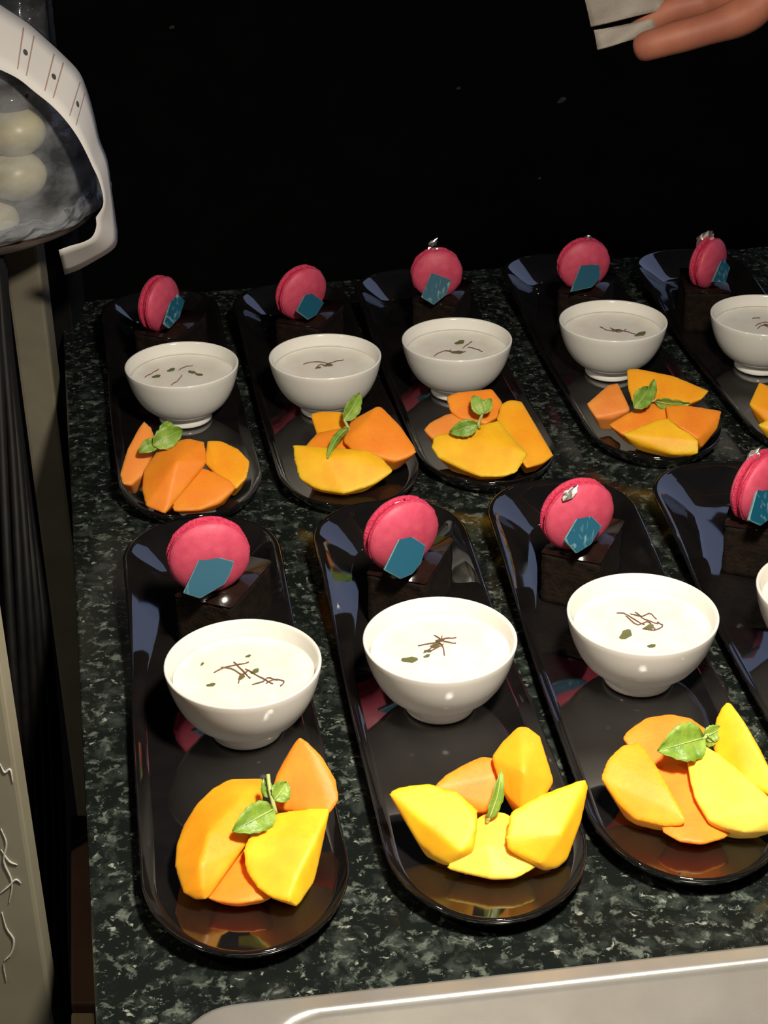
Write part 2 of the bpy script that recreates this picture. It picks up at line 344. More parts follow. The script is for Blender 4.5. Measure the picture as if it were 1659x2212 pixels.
# ------------------------------------------------------------------ plates
def outline(hw, vf, vr, n=96):
    """oblong: elliptical front end, rounder-cornered rear end; returns points and outward normals"""
    pts = []
    fe, rc = 0.062, 0.046
    for k in range(25):                    # front half ellipse, right to left through the tip
        t = R(0 - 180 * k / 24); pts.append((hw * math.cos(t), vf + fe + fe * math.sin(t)))
    for k in range(1, 15): pts.append((-hw, vf + fe + (vr - rc - vf - fe) * k / 15))
    for k in range(13):
        t = R(180 - 90 * k / 12); pts.append((-hw + rc + rc * math.cos(t), vr - rc + rc * math.sin(t)))
    for k in range(1, 5): pts.append((-hw + rc + (2 * hw - 2 * rc) * k / 5, vr))
    for k in range(13):
        t = R(90 - 90 * k / 12); pts.append((hw - rc + rc * math.cos(t), vr - rc + rc * math.sin(t)))
    for k in range(1, 15): pts.append((hw, vr - rc - (vr - rc - vf - fe) * k / 15))
    n_ = len(pts); nor = []
    for i in range(n_):
        a, b = pts[i - 1], pts[(i + 1) % n_]; dx, dy = b[0] - a[0], b[1] - a[1]; l = math.hypot(dx, dy)
        nor.append((dy / l * -1, dx / l))
    # orient outward
    if nor[0][0] < 0: nor = [(-a, -b) for a, b in nor]
    return pts, nor
PL_F, PL_R = -0.212, 0.196
def plate_mesh():
    pts, nor = outline(0.0525, PL_F, PL_R)
    def sm(a, b, x):
        t = max(0, min(1, (x - a) / (b - a))); return t * t * (3 - 2 * t)
    def ring(frac_in, z, hfrac):
        out = []
        for (x, y), (nx, ny) in zip(pts, nor):
            x = x * (1 - 0.055 * sm(-0.05, 0.12, y)); s = sm(0.01, 0.15, y); wd = 0.0075 + 0.0205 * s; h = 0.0065 + 0.0125 * s
            out.append(Vector((x - nx * wd * frac_in, y - ny * wd * frac_in, z + h * hfrac)))
        return out
    rings = [ring(1.35, 0.0, 0), ring(1.15, 0.0, 0), ring(1.0, 0.002, 0.05), ring(0.5, 0.003, 0.35), ring(-0.08, PF - 0.001, 0.93), ring(-0.10, PF, 1.0), ring(-0.02, PF + 0.0006, 1.04), ring(0.08, PF, 1.0),
             ring(0.25, PF, 0.78), ring(0.48, PF + 0.0004, 0.50), ring(0.72, PF + 0.0006, 0.22), ring(0.9, PF + 0.001, 0.05)]
    edge = ring(1.0, PF, 0.0)
    for t in (0.0, 0.16, 0.32, 0.5, 0.68, 0.86):
        rr = []
        for p in edge:
            sp = Vector((0, max(PL_F + 0.062, min(PL_R - 0.055, p.y)), 0)); q = p.lerp(sp, t); q.z = PF + 0.0012 * (1 - t / 0.86) ** 2; rr.append(q)
        rings.append(rr)
    n = len(pts); bm = bmesh.new(); vs = [[bm.verts.new(p) for p in r_] for r_ in rings]
    for i in range(len(rings) - 1):
        for k in range(n): bm.faces.new((vs[i][k], vs[i][(k + 1) % n], vs[i + 1][(k + 1) % n], vs[i + 1][k]))
    bm.faces.new(vs[0][::-1]); bm.faces.new(vs[-1])
    bmesh.ops.recalc_face_normals(bm, faces=bm.faces)
    me = bpy.data.meshes.new('dessert_plate'); bm.to_mesh(me); bm.free(); me.materials.append(M['plate'])
    for p in me.polygons: p.use_smooth = True
    return me
PLATE = plate_mesh()
BOWLS = [(-0.0813, 0.7722), (0.0314, 0.7940), (0.1524, 0.8183), (0.2700, 0.8420),
         (-0.1581, 1.1882), (-0.0452, 1.2005), (0.0611, 1.2312), (0.1924, 1.2656), (0.3199, 1.2733)]
# axis angle, sideways offset of the plate from the bowl, plate front end measured from the bowl
PSET = [(9.2, -0.0125, -0.187), (8.8, -0.001, -0.190), (6.6, -0.008, -0.186), (7.0, -0.006, -0.186),
        (10.5, -0.006, -0.174), (10.5, -0.002, -0.174), (9.5, -0.002, -0.173), (8.6, 0.002, -0.172), (8.6, 0.0, -0.172)]
ORD = ['first', 'second', 'third', 'fourth', 'fifth']
def where(i):
    return (ORD[i] + ' plate from cable gap, steel pan row') if i < 4 else (ORD[i - 4] + ' plate from cable gap, black wall row')
def place(i): return where(i)
for i, ((bx, by), (ang, du, fr)) in enumerate(zip(BOWLS, PSET)):
    a = R(ang); eu = Vector((math.cos(a), math.sin(a), 0)); ev = Vector((-math.sin(a), math.cos(a), 0))
    o = bpy.data.objects.new('dessert_plate', PLATE); link(o)
    o.location = Vector((bx, by, 0.0004)) + eu * du + ev * (fr - PL_F); o.rotation_euler = (0, 0, a)
    tag(o, 'long glossy black plate, ' + where(i).replace(' plate', ''), 'plate', 'black dessert plates on the granite')

# ------------------------------------------------------------------ bowls and their pudding
def bowl_mesh():
    prof = [(0.0165, 0.0016), (0.0190, 0.0), (0.0207, 0.0003), (0.0212, 0.0014), (0.0206, 0.0040), (0.0196, 0.0060), (0.0197, 0.0068), (0.0235, 0.0084), (0.0285, 0.0115), (0.0335, 0.0162), (0.0375, 0.0222), (0.0406, 0.0290), (0.0428, 0.0360),
            (0.0442, 0.0425), (0.0448, 0.0462), (0.0447, 0.0471), (0.0440, 0.0475), (0.0430, 0.0471), (0.0424, 0.0455), (0.0412, 0.0390), (0.0390, 0.0310), (0.0350, 0.0235), (0.0290, 0.0165), (0.0200, 0.0115), (0.0080, 0.0098), (0.001, 0.0096)]
    o = lathe('porcelain_bowl', prof, M['porcelain'], n=72); me = o.data; bpy.data.objects.remove(o); return me
BOWL = bowl_mesh()
ZC = 0.0375                    # surface of the pudding inside a bowl
def pudding_mesh():
    prof = [(0.0002, 0.0100), (0.0080, 0.0101), (0.0198, 0.0118), (0.0288, 0.0168), (0.0347, 0.0238), (0.0387, 0.0313), (0.0401, 0.0355), (0.0404, ZC + 0.0006), (0.0395, ZC), (0.0370, ZC - 0.0002), (0.0200, ZC), (0.0005, ZC + 0.0001)]
    o = lathe('coconut_pudding', prof, M['cream'], n=64); me = o.data; bpy.data.objects.remove(o); return me
PUD = pudding_mesh()
T, Fk = 'thread', 'flake'
GARN = [
    [(T, [(462, 1453), (490, 1441), (512, 1437), (538, 1431)]), (T, [(478, 1441), (505, 1447), (522, 1458), (532, 1452)]), (T, [(515, 1476), (521, 1462), (536, 1449)]), (T, [(505, 1430), (520, 1445), (541, 1466)]),
     (T, [(545, 1479), (566, 1474), (580, 1465), (600, 1470)]), (T, [(575, 1476), (596, 1468), (614, 1473), (606, 1482)]), (T, [(530, 1445), (560, 1462), (590, 1478)]), (Fk, (456, 1479), 20, 0.3), (Fk, (551, 1450), 22, 0.8), (Fk, (536, 1417), 13, 0.2), (Fk, (437, 1434), 11, 1.2), (Fk, (522, 1462), 22, 1.2)],
    [(T, [(903, 1395), (935, 1390), (962, 1380), (986, 1378)]), (T, [(925, 1405), (948, 1388), (955, 1375)]), (T, [(960, 1416), (957, 1398), (944, 1384)]), (T, [(938, 1372), (960, 1386), (985, 1390)]), (T, [(915, 1410), (936, 1404), (958, 1392)]),
     (Fk, (885, 1425), 36, 0.05), (Fk, (922, 1417), 16, 0.5), (Fk, (941, 1394), 26, 0.7), (Fk, (951, 1383), 22, 0.4), (Fk, (925, 1406), 18, 0.2)],
    [(T, [(1332, 1324), (1352, 1327), (1372, 1340), (1392, 1350)]), (T, [(1362, 1326), (1385, 1332), (1404, 1326), (1418, 1338)]), (T, [(1352, 1330), (1375, 1350), (1400, 1344), (1415, 1360)]), (T, [(1388, 1358), (1412, 1362), (1432, 1353), (1420, 1344)]), (T, [(1372, 1322), (1392, 1338), (1422, 1348)]),
     (Fk, (1352, 1371), 38, 0.9), (Fk, (1402, 1355), 24, 0.4), (Fk, (1408, 1395), 20, 0.4)],
    [],
    [(T, [(313, 815), (328, 807), (343, 798)]), (T, [(386, 800), (400, 793), (416, 790)]), (T, [(370, 832), (384, 823), (393, 811)]), (Fk, (338, 813), 20, 0.6), (Fk, (370, 799), 20, 0.8), (Fk, (415, 804), 18, -0.3), (Fk, (430, 809), 18, -0.4)],
    [(T, [(655, 787), (680, 782), (715, 786)]), (T, [(700, 790), (722, 782), (742, 778)]), (T, [(682, 797), (692, 788), (704, 792)]), (Fk, (709, 789), 22, 0.3), (Fk, (688, 794), 14, 0.7)],
    [(T, [(938, 769), (955, 760), (975, 757)]), (T, [(962, 758), (985, 762), (1006, 760)]), (T, [(1000, 752), (1014, 742), (1020, 738)]), (T, [(1010, 750), (1030, 755), (1042, 760)]), (Fk, (993, 740), 24, 0.5), (Fk, (988, 761), 28, 0.1)],
    [(T, [(1296, 706), (1312, 714), (1330, 716)]), (T, [(1330, 712), (1350, 716), (1372, 722)]), (T, [(1318, 708), (1336, 718), (1352, 712)]), (Fk, (1332, 713), 22, -0.2), (Fk, (1382, 722), 30, 0.4)],
    [(T, [(1625, 688), (1642, 687)]), (T, [(1632, 704), (1645, 698), (1665, 696)]), (T, [(1636, 710), (1648, 703), (1662, 708)]), (T, [(1650, 700), (1672, 706), (1690, 702)]), (Fk, (1660, 702), 22, 0.3), (Fk, (1690, 696), 20, 0.6)],
]
def flake_mesh():
    v, f = [], []; n = 10
    for z in (-0.03, 0.06):
        for k in range(n):
            a = 2 * math.pi * k / n; v.append((0.5 * math.cos(a) * (1 + 0.12 * math.sin(3 * a)), 0.27 * math.sin(a) * (1 + 0.15 * math.cos(5 * a)), z + 0.04 * math.sin(2 * a)))
    f = [tuple(range(n))[::-1], tuple(range(n, 2 * n))] + [(k, (k + 1) % n, n + (k + 1) % n, n + k) for k in range(n)]
    me = bpy.data.meshes.new('herb_flake'); me.from_pydata(v, [], f); me.materials.append(M['herb']); return me
FLAKE = flake_mesh()
for i, (bx, by) in enumerate(BOWLS):
    o = bpy.data.objects.new('porcelain_bowl', BOWL); link(o); o.location = (bx, by, PF + 0.0011)
    tag(o, 'small white footed bowl, ' + where(i), 'bowl', 'white porcelain bowls of pudding')
    p = bpy.data.objects.new('coconut_pudding', PUD); link(p); p.location = (bx, by, PF + 0.0012)
    tag(p, 'white herb-sprinkled pudding, bowl on ' + where(i), 'pudding', 'coconut puddings in the bowls')
    zt = PF + 0.0012 + ZC
    gl_ = GARN[i]
    if not gl_:
        gl_ = [(T, None), (T, None), (Fk, None), (Fk, None)]
    for g in gl_:
        if g[1] is None:
            a = rng.random() * 6.28; c = Vector((bx + 0.008 * math.cos(a), by + 0.008 * math.sin(a), zt))
            if g[0] == T: pts = [c + Vector((0.006 * math.cos(a + 2 + t), 0.006 * math.sin(a + 2 + t), 0.0006)) for t in (0, 0.6, 1.3)]
            else: pc_, sz, rot = c, 0.006, a
        elif g[0] == T:
            pts = [at(x, y, zt + 0.0005) for x, y in g[1]]
        else:
            pc_ = at(*g[1], zt + 0.0005); sz = g[2] / 3544 * (pc_ - CAM).length; rot = g[3]
        if g[0] == T:
            pts = spline(pts, 8); pts = [q + Vector((0, 0, 0.0006 * abs(math.sin(k * 0.9)))) for k, q in enumerate(pts)]
            tube('saffron_thread', [q - p.location for q in pts], 0.00032, M['saffron'], p, 5)
        else:
            fo = bpy.data.objects.new('herb_flake', FLAKE); link(fo, p); fo.location = pc_ - p.location; fo.scale = (sz, sz, sz * 0.5)
            fo.rotation_euler = (rng.uniform(-0.2, 0.2), rng.uniform(-0.2, 0.2), rot)

# ------------------------------------------------------------------ chocolate cake, macaron, plaque
CAKE_H = 0.037
def box_bm(cx, cy, cz, sx, sy, sz, bev, jit=0.0, sub=0):
    bm = bmesh.new(); bmesh.ops.create_cube(bm, size=1.0)
    for v in bm.verts: v.co = Vector((cx + v.co.x * sx, cy + v.co.y * sy, cz + v.co.z * sz))
    if sub: bmesh.ops.subdivide_edges(bm, edges=list(bm.edges), cuts=sub, use_grid_fill=True)
    if jit:
        for v in bm.verts: v.co += Vector((rng.uniform(-jit, jit), rng.uniform(-jit, jit), rng.uniform(-jit * 0.3, jit * 0.3)))
    if bev: bmesh.ops.bevel(bm, geom=[e for e in bm.edges], offset=bev, segments=2, affect='EDGES') if not sub else None
    return bm
def macaron(i, px, py, yaw, el, r, foil, zc):
    c = at(px, py, zc)
    root = empty('macaron', c, ('upright pink macaron with teal plaque, ' + where(i)), 'macaron', 'pink macarons on the cakes')
    yaw, el = R(yaw), R(el)
    n = Vector((math.sin(yaw) * math.cos(el), -math.cos(yaw) * math.cos(el), math.sin(el))).normalized()
    q = n.to_track_quat('Z', 'Y')
    def add(name, prof, m_, wob=0.0):
        o = lathe(name, prof, m_, root, n=48)
        if wob:
            for v in o.data.vertices:
                a = math.atan2(v.co.y, v.co.x); k = 1 + wob * (math.sin(11 * a + i) + 0.6 * math.sin(23 * a + 2 * i)); v.co.x *= k; v.co.y *= k
        o.rotation_mode = 'QUATERNION'; o.rotation_quaternion = q; return o
    def shell(s): return [(0.0005, s * 0.0112), (r * 0.25, s * 0.0110), (r * 0.5, s * 0.0103), (r * 0.74, s * 0.0087), (r * 0.90, s * 0.0066), (r * 0.975, s * 0.0048), (r * 0.985, s * 0.0038), (r * 0.95, s * 0.0034), (0.0005, s * 0.0033)]
    add('shell', shell(1), M['macaron']); add('shell', shell(-1), M['macaron'])
    for s in (1, -1): add('ruffled_foot', [(r * 0.9, s * 0.0040), (r * 1.0, s * 0.0036), (r * 1.01, s * 0.0026), (r * 0.97, s * 0.0016), (r * 0.9, s * 0.0014)], M['macaron_foot'], 0.012)
    add('filling', [(0.0005, 0.0016), (r * 0.9, 0.0016), (r * 0.945, 0.0), (r * 0.9, -0.0016), (0.0005, -0.0016)], M['filling'])
    for fx, fy, sz, off in foil:
        pc_ = atp(fx, fy, c + n * off, n); sz_ = sz / 3544 * (pc_ - CAM).length
        e1 = RT; e2 = UP
        v, f = [], []
        for a in range(4):
            for b in range(4):
                v.append(pc_ - c + e1 * ((a / 3 - 0.5) * sz_ * rng.uniform(0.8, 1.2)) + e2 * ((b / 3 - 0.5) * sz_ * 0.7 * rng.uniform(0.7, 1.3) + (a / 3 - 0.5) * 0.4 * sz_) + FWD * rng.uniform(-0.18, 0.18) * sz_)
        for a in range(3):
            for b in range(3): f.append((a * 4 + b, a * 4 + b + 1, a * 4 + b + 5, a * 4 + b + 4))
        so = pydata('silver_leaf', v, f, M['foil'], root, False); sm_ = so.modifiers.new('t', 'SOLIDIFY'); sm_.thickness = 0.0003
        so['label'] = 'crumpled silver leaf'
    return c, n
def plaque(i, poly, c, n, marble, el=32):
    h = Vector((n.x, n.y, 0)).normalized()
    nn = (h * math.cos(R(el)) + Vector((0, 0, math.sin(R(el))))).normalized()
    p0 = c + n * 0.0122
    P = [atp(x, y, p0, nn) for x, y in poly]
    lo = min(p.z for p in P)
    cen = sum(P, Vector()) / len(P)
    bm = bmesh.new(); t = 0.0011
    vt = [bm.verts.new(p + nn * t - cen) for p in P]; vb = [bm.verts.new(p - nn * t - cen) for p in P]; k_ = len(P)
    bm.faces.new(vt); bm.faces.new(vb[::-1]); side = [bm.faces.new((vb[k], vb[(k + 1) % k_], vt[(k + 1) % k_], vt[k])) for k in range(k_)]
    bmesh.ops.bevel(bm, geom=list(bm.edges), offset=0.0005, segments=1, affect='EDGES')
    o = from_bm('chocolate_plaque', bm, M['plaque_marble' if marble else 'plaque_plain'], None, False)
    o.data.materials.append(M['plaque_edge'])
    for p in o.data.polygons:
        if abs(p.normal.dot(nn)) < 0.93: p.material_index = 1
    o.location = cen
    tag(o, ('marbled ' if marble else 'plain ') + 'teal chocolate plaque against macaron, ' + where(i), 'chocolate', 'teal chocolate plaques')
    return lo
MAC = [  # px, py, yaw, el, radius, foil, plaque polygon, marbled, cake turn
    (450, 1198, 14, -2, 0.0252, [(425, 1143, 30, -0.004), (444, 1136, 22, 0.0)], [(436, 1194), (506, 1213), (497, 1240), (485, 1262), (432, 1293), (395, 1281)], 0, -32),
    (866, 1151, 28, -4, 0.0248, [(833, 1105, 18, -0.006), (858, 1096, 32, 0.0)], [(869, 1147), (919, 1179), (909, 1216), (890, 1240), (864, 1251), (828, 1231)], 0, -30),
    (1246, 1110, 20, -2, 0.0243, [(1231, 1065, 30, 0.008)], [(1258, 1097), (1299, 1137), (1276, 1176), (1244, 1196), (1217, 1167)], 1, -33),
    (1640, 1049, 42, -2, 0.0246, [(1626, 984, 30, -0.004)], [(1642, 1027), (1678, 1030), (1690, 1100), (1642, 1136), (1615, 1124)], 1, -28),
    (343, 655, 62, -2, 0.0232, [], [(374, 629), (398, 650), (387, 686), (365, 710), (352, 699)], 1, -32),
    (650, 631, 38, -8, 0.0236, [], [(663, 626), (699, 654), (683, 680), (665, 691), (639, 672)], 0, -32),
    (943, 589, 6, 0, 0.0222, [(934, 527, 20, 0.0), (939, 541, 14, 0.0)], [(932, 589), (975, 605), (964, 637), (937, 659), (909, 642)], 1, -28),
    (1260, 569, 12, -4, 0.0232, [(1266, 519, 22, -0.002)], [(1256, 568), (1295, 573), (1296, 600), (1278, 621), (1231, 631)], 0, -30),
    (1529, 567, 48, -2, 0.0222, [(1523, 517, 38, -0.004)], [(1559, 557), (1576, 578), (1566, 612), (1537, 609)], 1, -14),
]
for i, (px, py, yaw, el, r, foil, poly, mb, turn) in enumerate(MAC):
    zc = PF + CAKE_H + 0.0024 + r * 0.985
    c, n = macaron(i, px, py, yaw, el, r, foil, zc)
    plaque(i, poly, c, n, mb)
    a = A0 + R(turn); e1 = Vector((math.cos(a), math.sin(a), 0)); e2 = Vector((-math.sin(a), math.cos(a), 0))
    cc = Vector((c.x, c.y, 0)) + e2 * 0.016 + e1 * 0.001
    root = empty('chocolate_cake', (cc.x, cc.y, PF + 0.0006), 'dark chocolate cake slice under the macaron, ' + where(i), 'cake', 'chocolate cake slices')
    root.rotation_euler = (0, 0, a)
    nl = 1; hh = CAKE_H / nl
    for k in range(nl):
        from_bm('sponge', box_bm(0, 0, hh * (k + 0.5), 0.038 + 0.0006 * (k % 2), 0.058 + 0.0006 * (k % 2), hh - 0.0004, 0.0, 0.0005, 9), M['cake'], root)
    from_bm('chocolate_glaze', box_bm(0, 0, CAKE_H + 0.0005, 0.0395, 0.0595, 0.0022, 0.0009), M['glaze'], root)

# ------------------------------------------------------------------ mango
def mango_piece(pts, mkey, label, thick=0.016, shrink=0.82, group=None, smooth=6, vox=0.0013):
    P = []
    for x, y, h in pts:
        h = h + 0.95 * max(0.0, 1 - h / 4.0)          # the low edges overhang the plate
        P.append(at(x, y, PF + h * 0.01))
    c = sum(P, Vector()) / len(P)
    P = [p + (p - c).normalized() * 0.0018 for p in P]
    vd = (c - CAM).normalized()
    back = []
    for p in P:
        q = c + (p - c) * shrink + vd * thick
        q.z = max(q.z, PF + 0.0026); back.append(q)
        b_ = Vector((c.x + (p.x - c.x) * 0.62, c.y + (p.y - c.y) * 0.62, p.z - 0.013)) + vd * (thick * 0.35)
        b_.z = max(b_.z, PF + 0.0026); back.append(b_)
    allp = P + back
    cen = sum(allp, Vector()) / len(allp); cen.z = min(p.z for p in allp)
    bm = bmesh.new()
    for p in allp: bm.verts.new(p - cen)
    bmesh.ops.convex_hull(bm, input=list(bm.verts))
    lone = [v for v in bm.verts if not v.link_faces]
    if lone: bmesh.ops.delete(bm, geom=lone, context='VERTS')
    o = from_bm('mango_piece', bm, M[mkey])
    o.location = cen
    rm = o.modifiers.new('remesh', 'REMESH'); rm.mode = 'VOXEL'; rm.voxel_size = vox; rm.use_smooth_shade = True
    s = o.modifiers.new('smooth', 'SMOOTH'); s.factor = 0.5; s.iterations = smooth
    tag(o, label, 'mango', group)
    return o
MANGO = {
 0: [('mango_amber', 'crescent mango slice with a long ridge', [(495,1686,2.6),(459,1707,2.3),(426,1740,1.9),(400,1785,1.5),(386,1826,1.2),(383,1865,0.9),(390,1898,0.6),(398,1923,0.35),(423,1938,0.2),(448,1937,0.35),(479,1887,1.2),(531,1815,2.0),(562,1754,2.4),(567,1685,2.7),(517,1729,3.1),(451,1804,2.7),(434,1865,2.1),(437,1912,1.1)], 0.012),
     ('mango_orange', 'tall pointed mango wedge standing upright', [(648,1597,5.2),(638,1610,4.9),(617,1649,4.1),(602,1676,3.6),(590,1715,2.9),(598,1742,2.3),(681,1752,2.3),(709,1751,2.5),(727,1724,3.0),(720,1685,3.7),(692,1640,4.5),(662,1607,5.1)], 0.016),
     ('mango_yellow', 'yellow mango wedge with shaded cut side', [(598,1762,3.0),(670,1751,3.3),(709,1751,3.3),(681,1810,2.7),(639,1893,1.6),(623,1940,0.8),(590,1934,0.8),(562,1915,1.0),(537,1879,1.5),(531,1837,2.2),(540,1815,2.5),(706,1765,2.9),(689,1832,1.5),(675,1898,0.5),(642,1952,0.15)], 0.012),
     ('mango_orange', 'flat mango slice lying underneath', [(531,1826,1.2),(490,1872,0.7),(451,1937,0.15),(473,1944,0.12),(512,1948,0.12),(562,1940,0.12),(584,1937,0.2),(570,1900,0.7)], 0.008)],
 1: [('mango_yellow', 'pointed mango wedge leaning sideways beside mint', [(844,1717,3.4),(863,1704,3.6),(928,1698,3.7),(987,1717,3.4),(1026,1753,2.8),(1027,1776,2.5),(1017,1824,1.6),(990,1835,1.5),(872,1759,2.3),(907,1815,1.1),(940,1844,0.6),(969,1862,0.3),(993,1853,0.5),(1017,1838,1.0)], 0.013),
     ('mango_orange', 'rounded mango slice at the rear', [(940,1701,3.0),(967,1676,3.3),(1005,1657,3.5),(1040,1639,3.7),(1064,1642,3.7),(1080,1673,3.2),(1075,1747,1.6),(1023,1747,1.6)], 0.012),
     ('mango_amber', 'tall blunt mango chunk on top', [(1120,1575,5.4),(1138,1575,5.4),(1164,1596,5.1),(1176,1652,4.2),(1191,1685,3.7),(1170,1720,3.1),(1129,1744,2.5),(1105,1722,2.8),(1088,1699,3.2),(1067,1637,4.3),(1088,1608,4.8),(1130,1664,4.6)], 0.015),
     ('mango_yellow', 'pointed mango wedge with shaded cut side', [(1265,1688,4.0),(1247,1691,4.0),(1170,1723,3.6),(1108,1756,3.1),(1098,1806,2.2),(1099,1829,1.7),(1170,1859,0.9),(1209,1800,2.3),(1266,1711,3.4),(1250,1776,1.9),(1223,1850,0.5),(1203,1868,0.15),(1176,1871,0.3)], 0.012),
     ('mango_pale', 'pale fibrous mango slice lying underneath', [(1034,1770,1.7),(1067,1755,2.0),(1099,1764,1.7),(1105,1829,1.1),(1159,1868,0.3),(1111,1893,0.12),(1064,1894,0.12),(1017,1884,0.12),(969,1874,0.15),(1010,1841,0.9),(1056,1830,1.2)], 0.009)],
 2: [('mango_orange', 'rounded mango slice at the rear', [(1349,1594,2.9),(1364,1577,3.1),(1401,1554,3.4),(1446,1547,3.5),(1488,1554,3.4),(1523,1577,3.0),(1516,1613,2.5),(1490,1650,2.0),(1411,1660,1.9),(1383,1620,2.4)], 0.012),
     ('mango_amber', 'broad pointed mango slice leaning outward', [(1303,1683,2.0),(1315,1645,2.7),(1347,1613,3.2),(1383,1608,3.3),(1411,1650,2.8),(1444,1711,2.0),(1474,1758,1.3),(1476,1777,0.9),(1434,1779,0.6),(1401,1770,0.5),(1373,1763,0.6),(1340,1734,1.0)], 0.010),
     ('mango_orange', 'flat mango slice lying underneath', [(1411,1650,2.0),(1495,1640,2.2),(1525,1739,0.9),(1545,1774,0.5),(1584,1791,0.15),(1563,1807,0.12),(1516,1820,0.12),(1469,1814,0.12),(1434,1793,0.2)], 0.008),
     ('mango_pale', 'wide fibrous yellow mango slice', [(1486,1641,2.9),(1521,1613,3.5),(1556,1634,3.5),(1610,1682,3.1),(1660,1726,2.7),(1692,1756,2.2),(1672,1792,0.9),(1610,1793,0.9),(1563,1781,1.0),(1533,1767,1.2),(1504,1718,1.9),(1495,1683,2.4)], 0.012),
     ('mango_yellow', 'tall pale pointed mango wedge', [(1572,1520,5.3),(1561,1533,5.0),(1549,1561,4.4),(1546,1613,3.3),(1556,1634,3.0),(1610,1684,2.7),(1662,1712,2.5),(1680,1700,2.8),(1672,1685,3.1),(1636,1617,4.1),(1608,1566,4.8),(1580,1523,5.3)], 0.013)],
 4: [('mango_peach', 'slim peach-orange mango slice standing apart', [(311,913,4.6),(300,927,4.3),(279,973,3.2),(261,1022,1.9),(265,1041,1.4),(284,1044,1.3),(317,1011,2.0),(335,955,3.2),(325,927,4.2)], 0.012),
     ('mango_orange', 'large domed mango slice', [(406,950,4.0),(374,957,3.8),(341,976,3.2),(314,1016,2.1),(310,1057,1.2),(317,1090,0.5),(357,1106,0.15),(374,1073,1.0),(417,1016,2.4),(444,997,2.9),(439,957,3.8),(380,1000,3.4)], 0.013),
     ('mango_amber', 'rounded mango wedge leaning on its neighbour', [(450,954,3.4),(477,955,3.4),(512,973,3.0),(536,997,2.4),(531,1027,1.6),(509,1052,0.9),(482,1035,1.3),(444,997,2.2)], 0.013),
     ('mango_orange', 'low flat mango slice at the plate end', [(374,1073,0.9),(395,1038,1.7),(431,1011,2.3),(466,1025,1.9),(493,1038,1.6),(506,1054,1.1),(471,1084,0.3),(431,1098,0.12),(376,1102,0.12)], 0.008)],
 5: [('mango_amber', 'small mango slice beside the bowl', [(673,895,3.3),(700,892,3.4),(735,892,3.4),(755,921,2.7),(717,940,2.2),(688,940,2.2),(684,918,2.7)], 0.012),
     ('mango_orange', 'mango slice in the middle under mint', [(663,962,2.3),(688,937,2.6),(717,932,2.7),(750,924,2.8),(770,950,2.0),(740,985,1.5),(690,982,1.7)], 0.010),
     ('mango_orange', 'large pointed mango wedge raised at one end', [(817,880,4.6),(805,895,4.3),(795,913,4.0),(761,910,3.6),(744,952,2.7),(770,975,2.2),(805,976,2.2),(852,993,1.6),(878,985,1.8),(896,975,2.1),(893,965,2.4),(862,923,3.5),(826,884,4.5)], 0.014),
     ('mango_yellow', 'wide yellow mango slice at the plate end', [(635,962,2.9),(663,972,2.7),(707,991,2.4),(753,985,2.5),(795,975,2.6),(823,991,2.1),(847,1017,1.4),(813,1040,0.7),(787,1050,0.4),(743,1062,0.12),(700,1056,0.12),(681,1050,0.3),(650,1032,0.8),(639,996,1.9)], 0.011)],
 6: [('mango_orange', 'mango slice on top beneath mint tip', [(967,858,4.2),(991,850,4.4),(1060,842,4.5),(1081,869,3.7),(1087,890,3.2),(1047,912,2.7),(993,899,3.0),(975,885,3.4)], 0.012),
     ('mango_peach', 'thin mango slice jutting sideways', [(919,927,2.3),(932,914,2.6),(964,898,2.9),(996,892,3.0),(1023,917,2.4),(975,942,1.8),(935,943,1.8)], 0.010),
     ('mango_amber', 'long mango slab sloping to the rim', [(1084,874,4.2),(1103,866,4.3),(1127,869,4.2),(1140,901,3.5),(1159,938,2.6),(1193,981,1.4),(1172,997,1.0),(1137,1007,0.9),(1113,970,2.0),(1076,906,3.4)], 0.011),
     ('mango_yellow', 'big rounded yellow mango slice with fibres', [(940,943,2.4),(980,941,2.6),(1028,927,3.0),(1060,917,3.2),(1076,911,3.3),(1108,967,2.2),(1137,980,1.7),(1113,1018,0.6),(1087,1026,0.3),(1039,1026,0.15),(1007,1013,0.4),(980,994,0.9),(948,986,1.1),(935,967,1.7)], 0.012)],
 7: [('mango_peach', 'small mango wedge standing apart', [(1271,872,2.2),(1315,834,3.2),(1334,831,3.3),(1340,853,2.8),(1359,884,1.9),(1321,900,1.2),(1290,900,1.3)], 0.012),
     ('mango_amber', 'long mango slice raised at the rear', [(1357,798,4.4),(1378,798,4.4),(1406,809,4.2),(1453,815,4.1),(1484,828,3.8),(1528,844,3.4),(1515,859,3.0),(1487,869,2.7),(1415,872,2.4),(1372,878,2.2),(1359,834,3.4)], 0.014),
     ('mango_orange', 'mango slice lying across the middle', [(1318,916,1.5),(1359,894,2.2),(1412,865,2.9),(1453,875,2.7),(1453,903,2.0),(1422,920,1.5),(1347,936,1.0)], 0.010),
     ('mango_orange', 'pointed mango wedge with dark cut side', [(1440,878,3.1),(1490,880,3.1),(1556,889,2.7),(1547,922,1.6),(1515,962,0.4),(1506,944,1.4),(1470,920,2.2),(1445,905,2.4)], 0.012),
     ('mango_yellow', 'yellow mango slice at the plate end', [(1347,938,1.2),(1422,909,2.2),(1447,906,2.4),(1506,952,1.3),(1505,978,0.3),(1453,977,0.12),(1390,962,0.3)], 0.010)],
 8: [('mango_amber', 'pointed mango wedge at the bowl side', [(1622,872,2.4),(1641,828,3.6),(1680,845,3.2),(1700,900,1.9),(1662,912,1.2)], 0.012),
     ('mango_yellow', 'low yellow mango slice at the plate end', [(1640,918,1.2),(1700,890,2.2),(1760,915,1.4),(1740,950,0.3),(1690,945,0.2)], 0.010)],
}
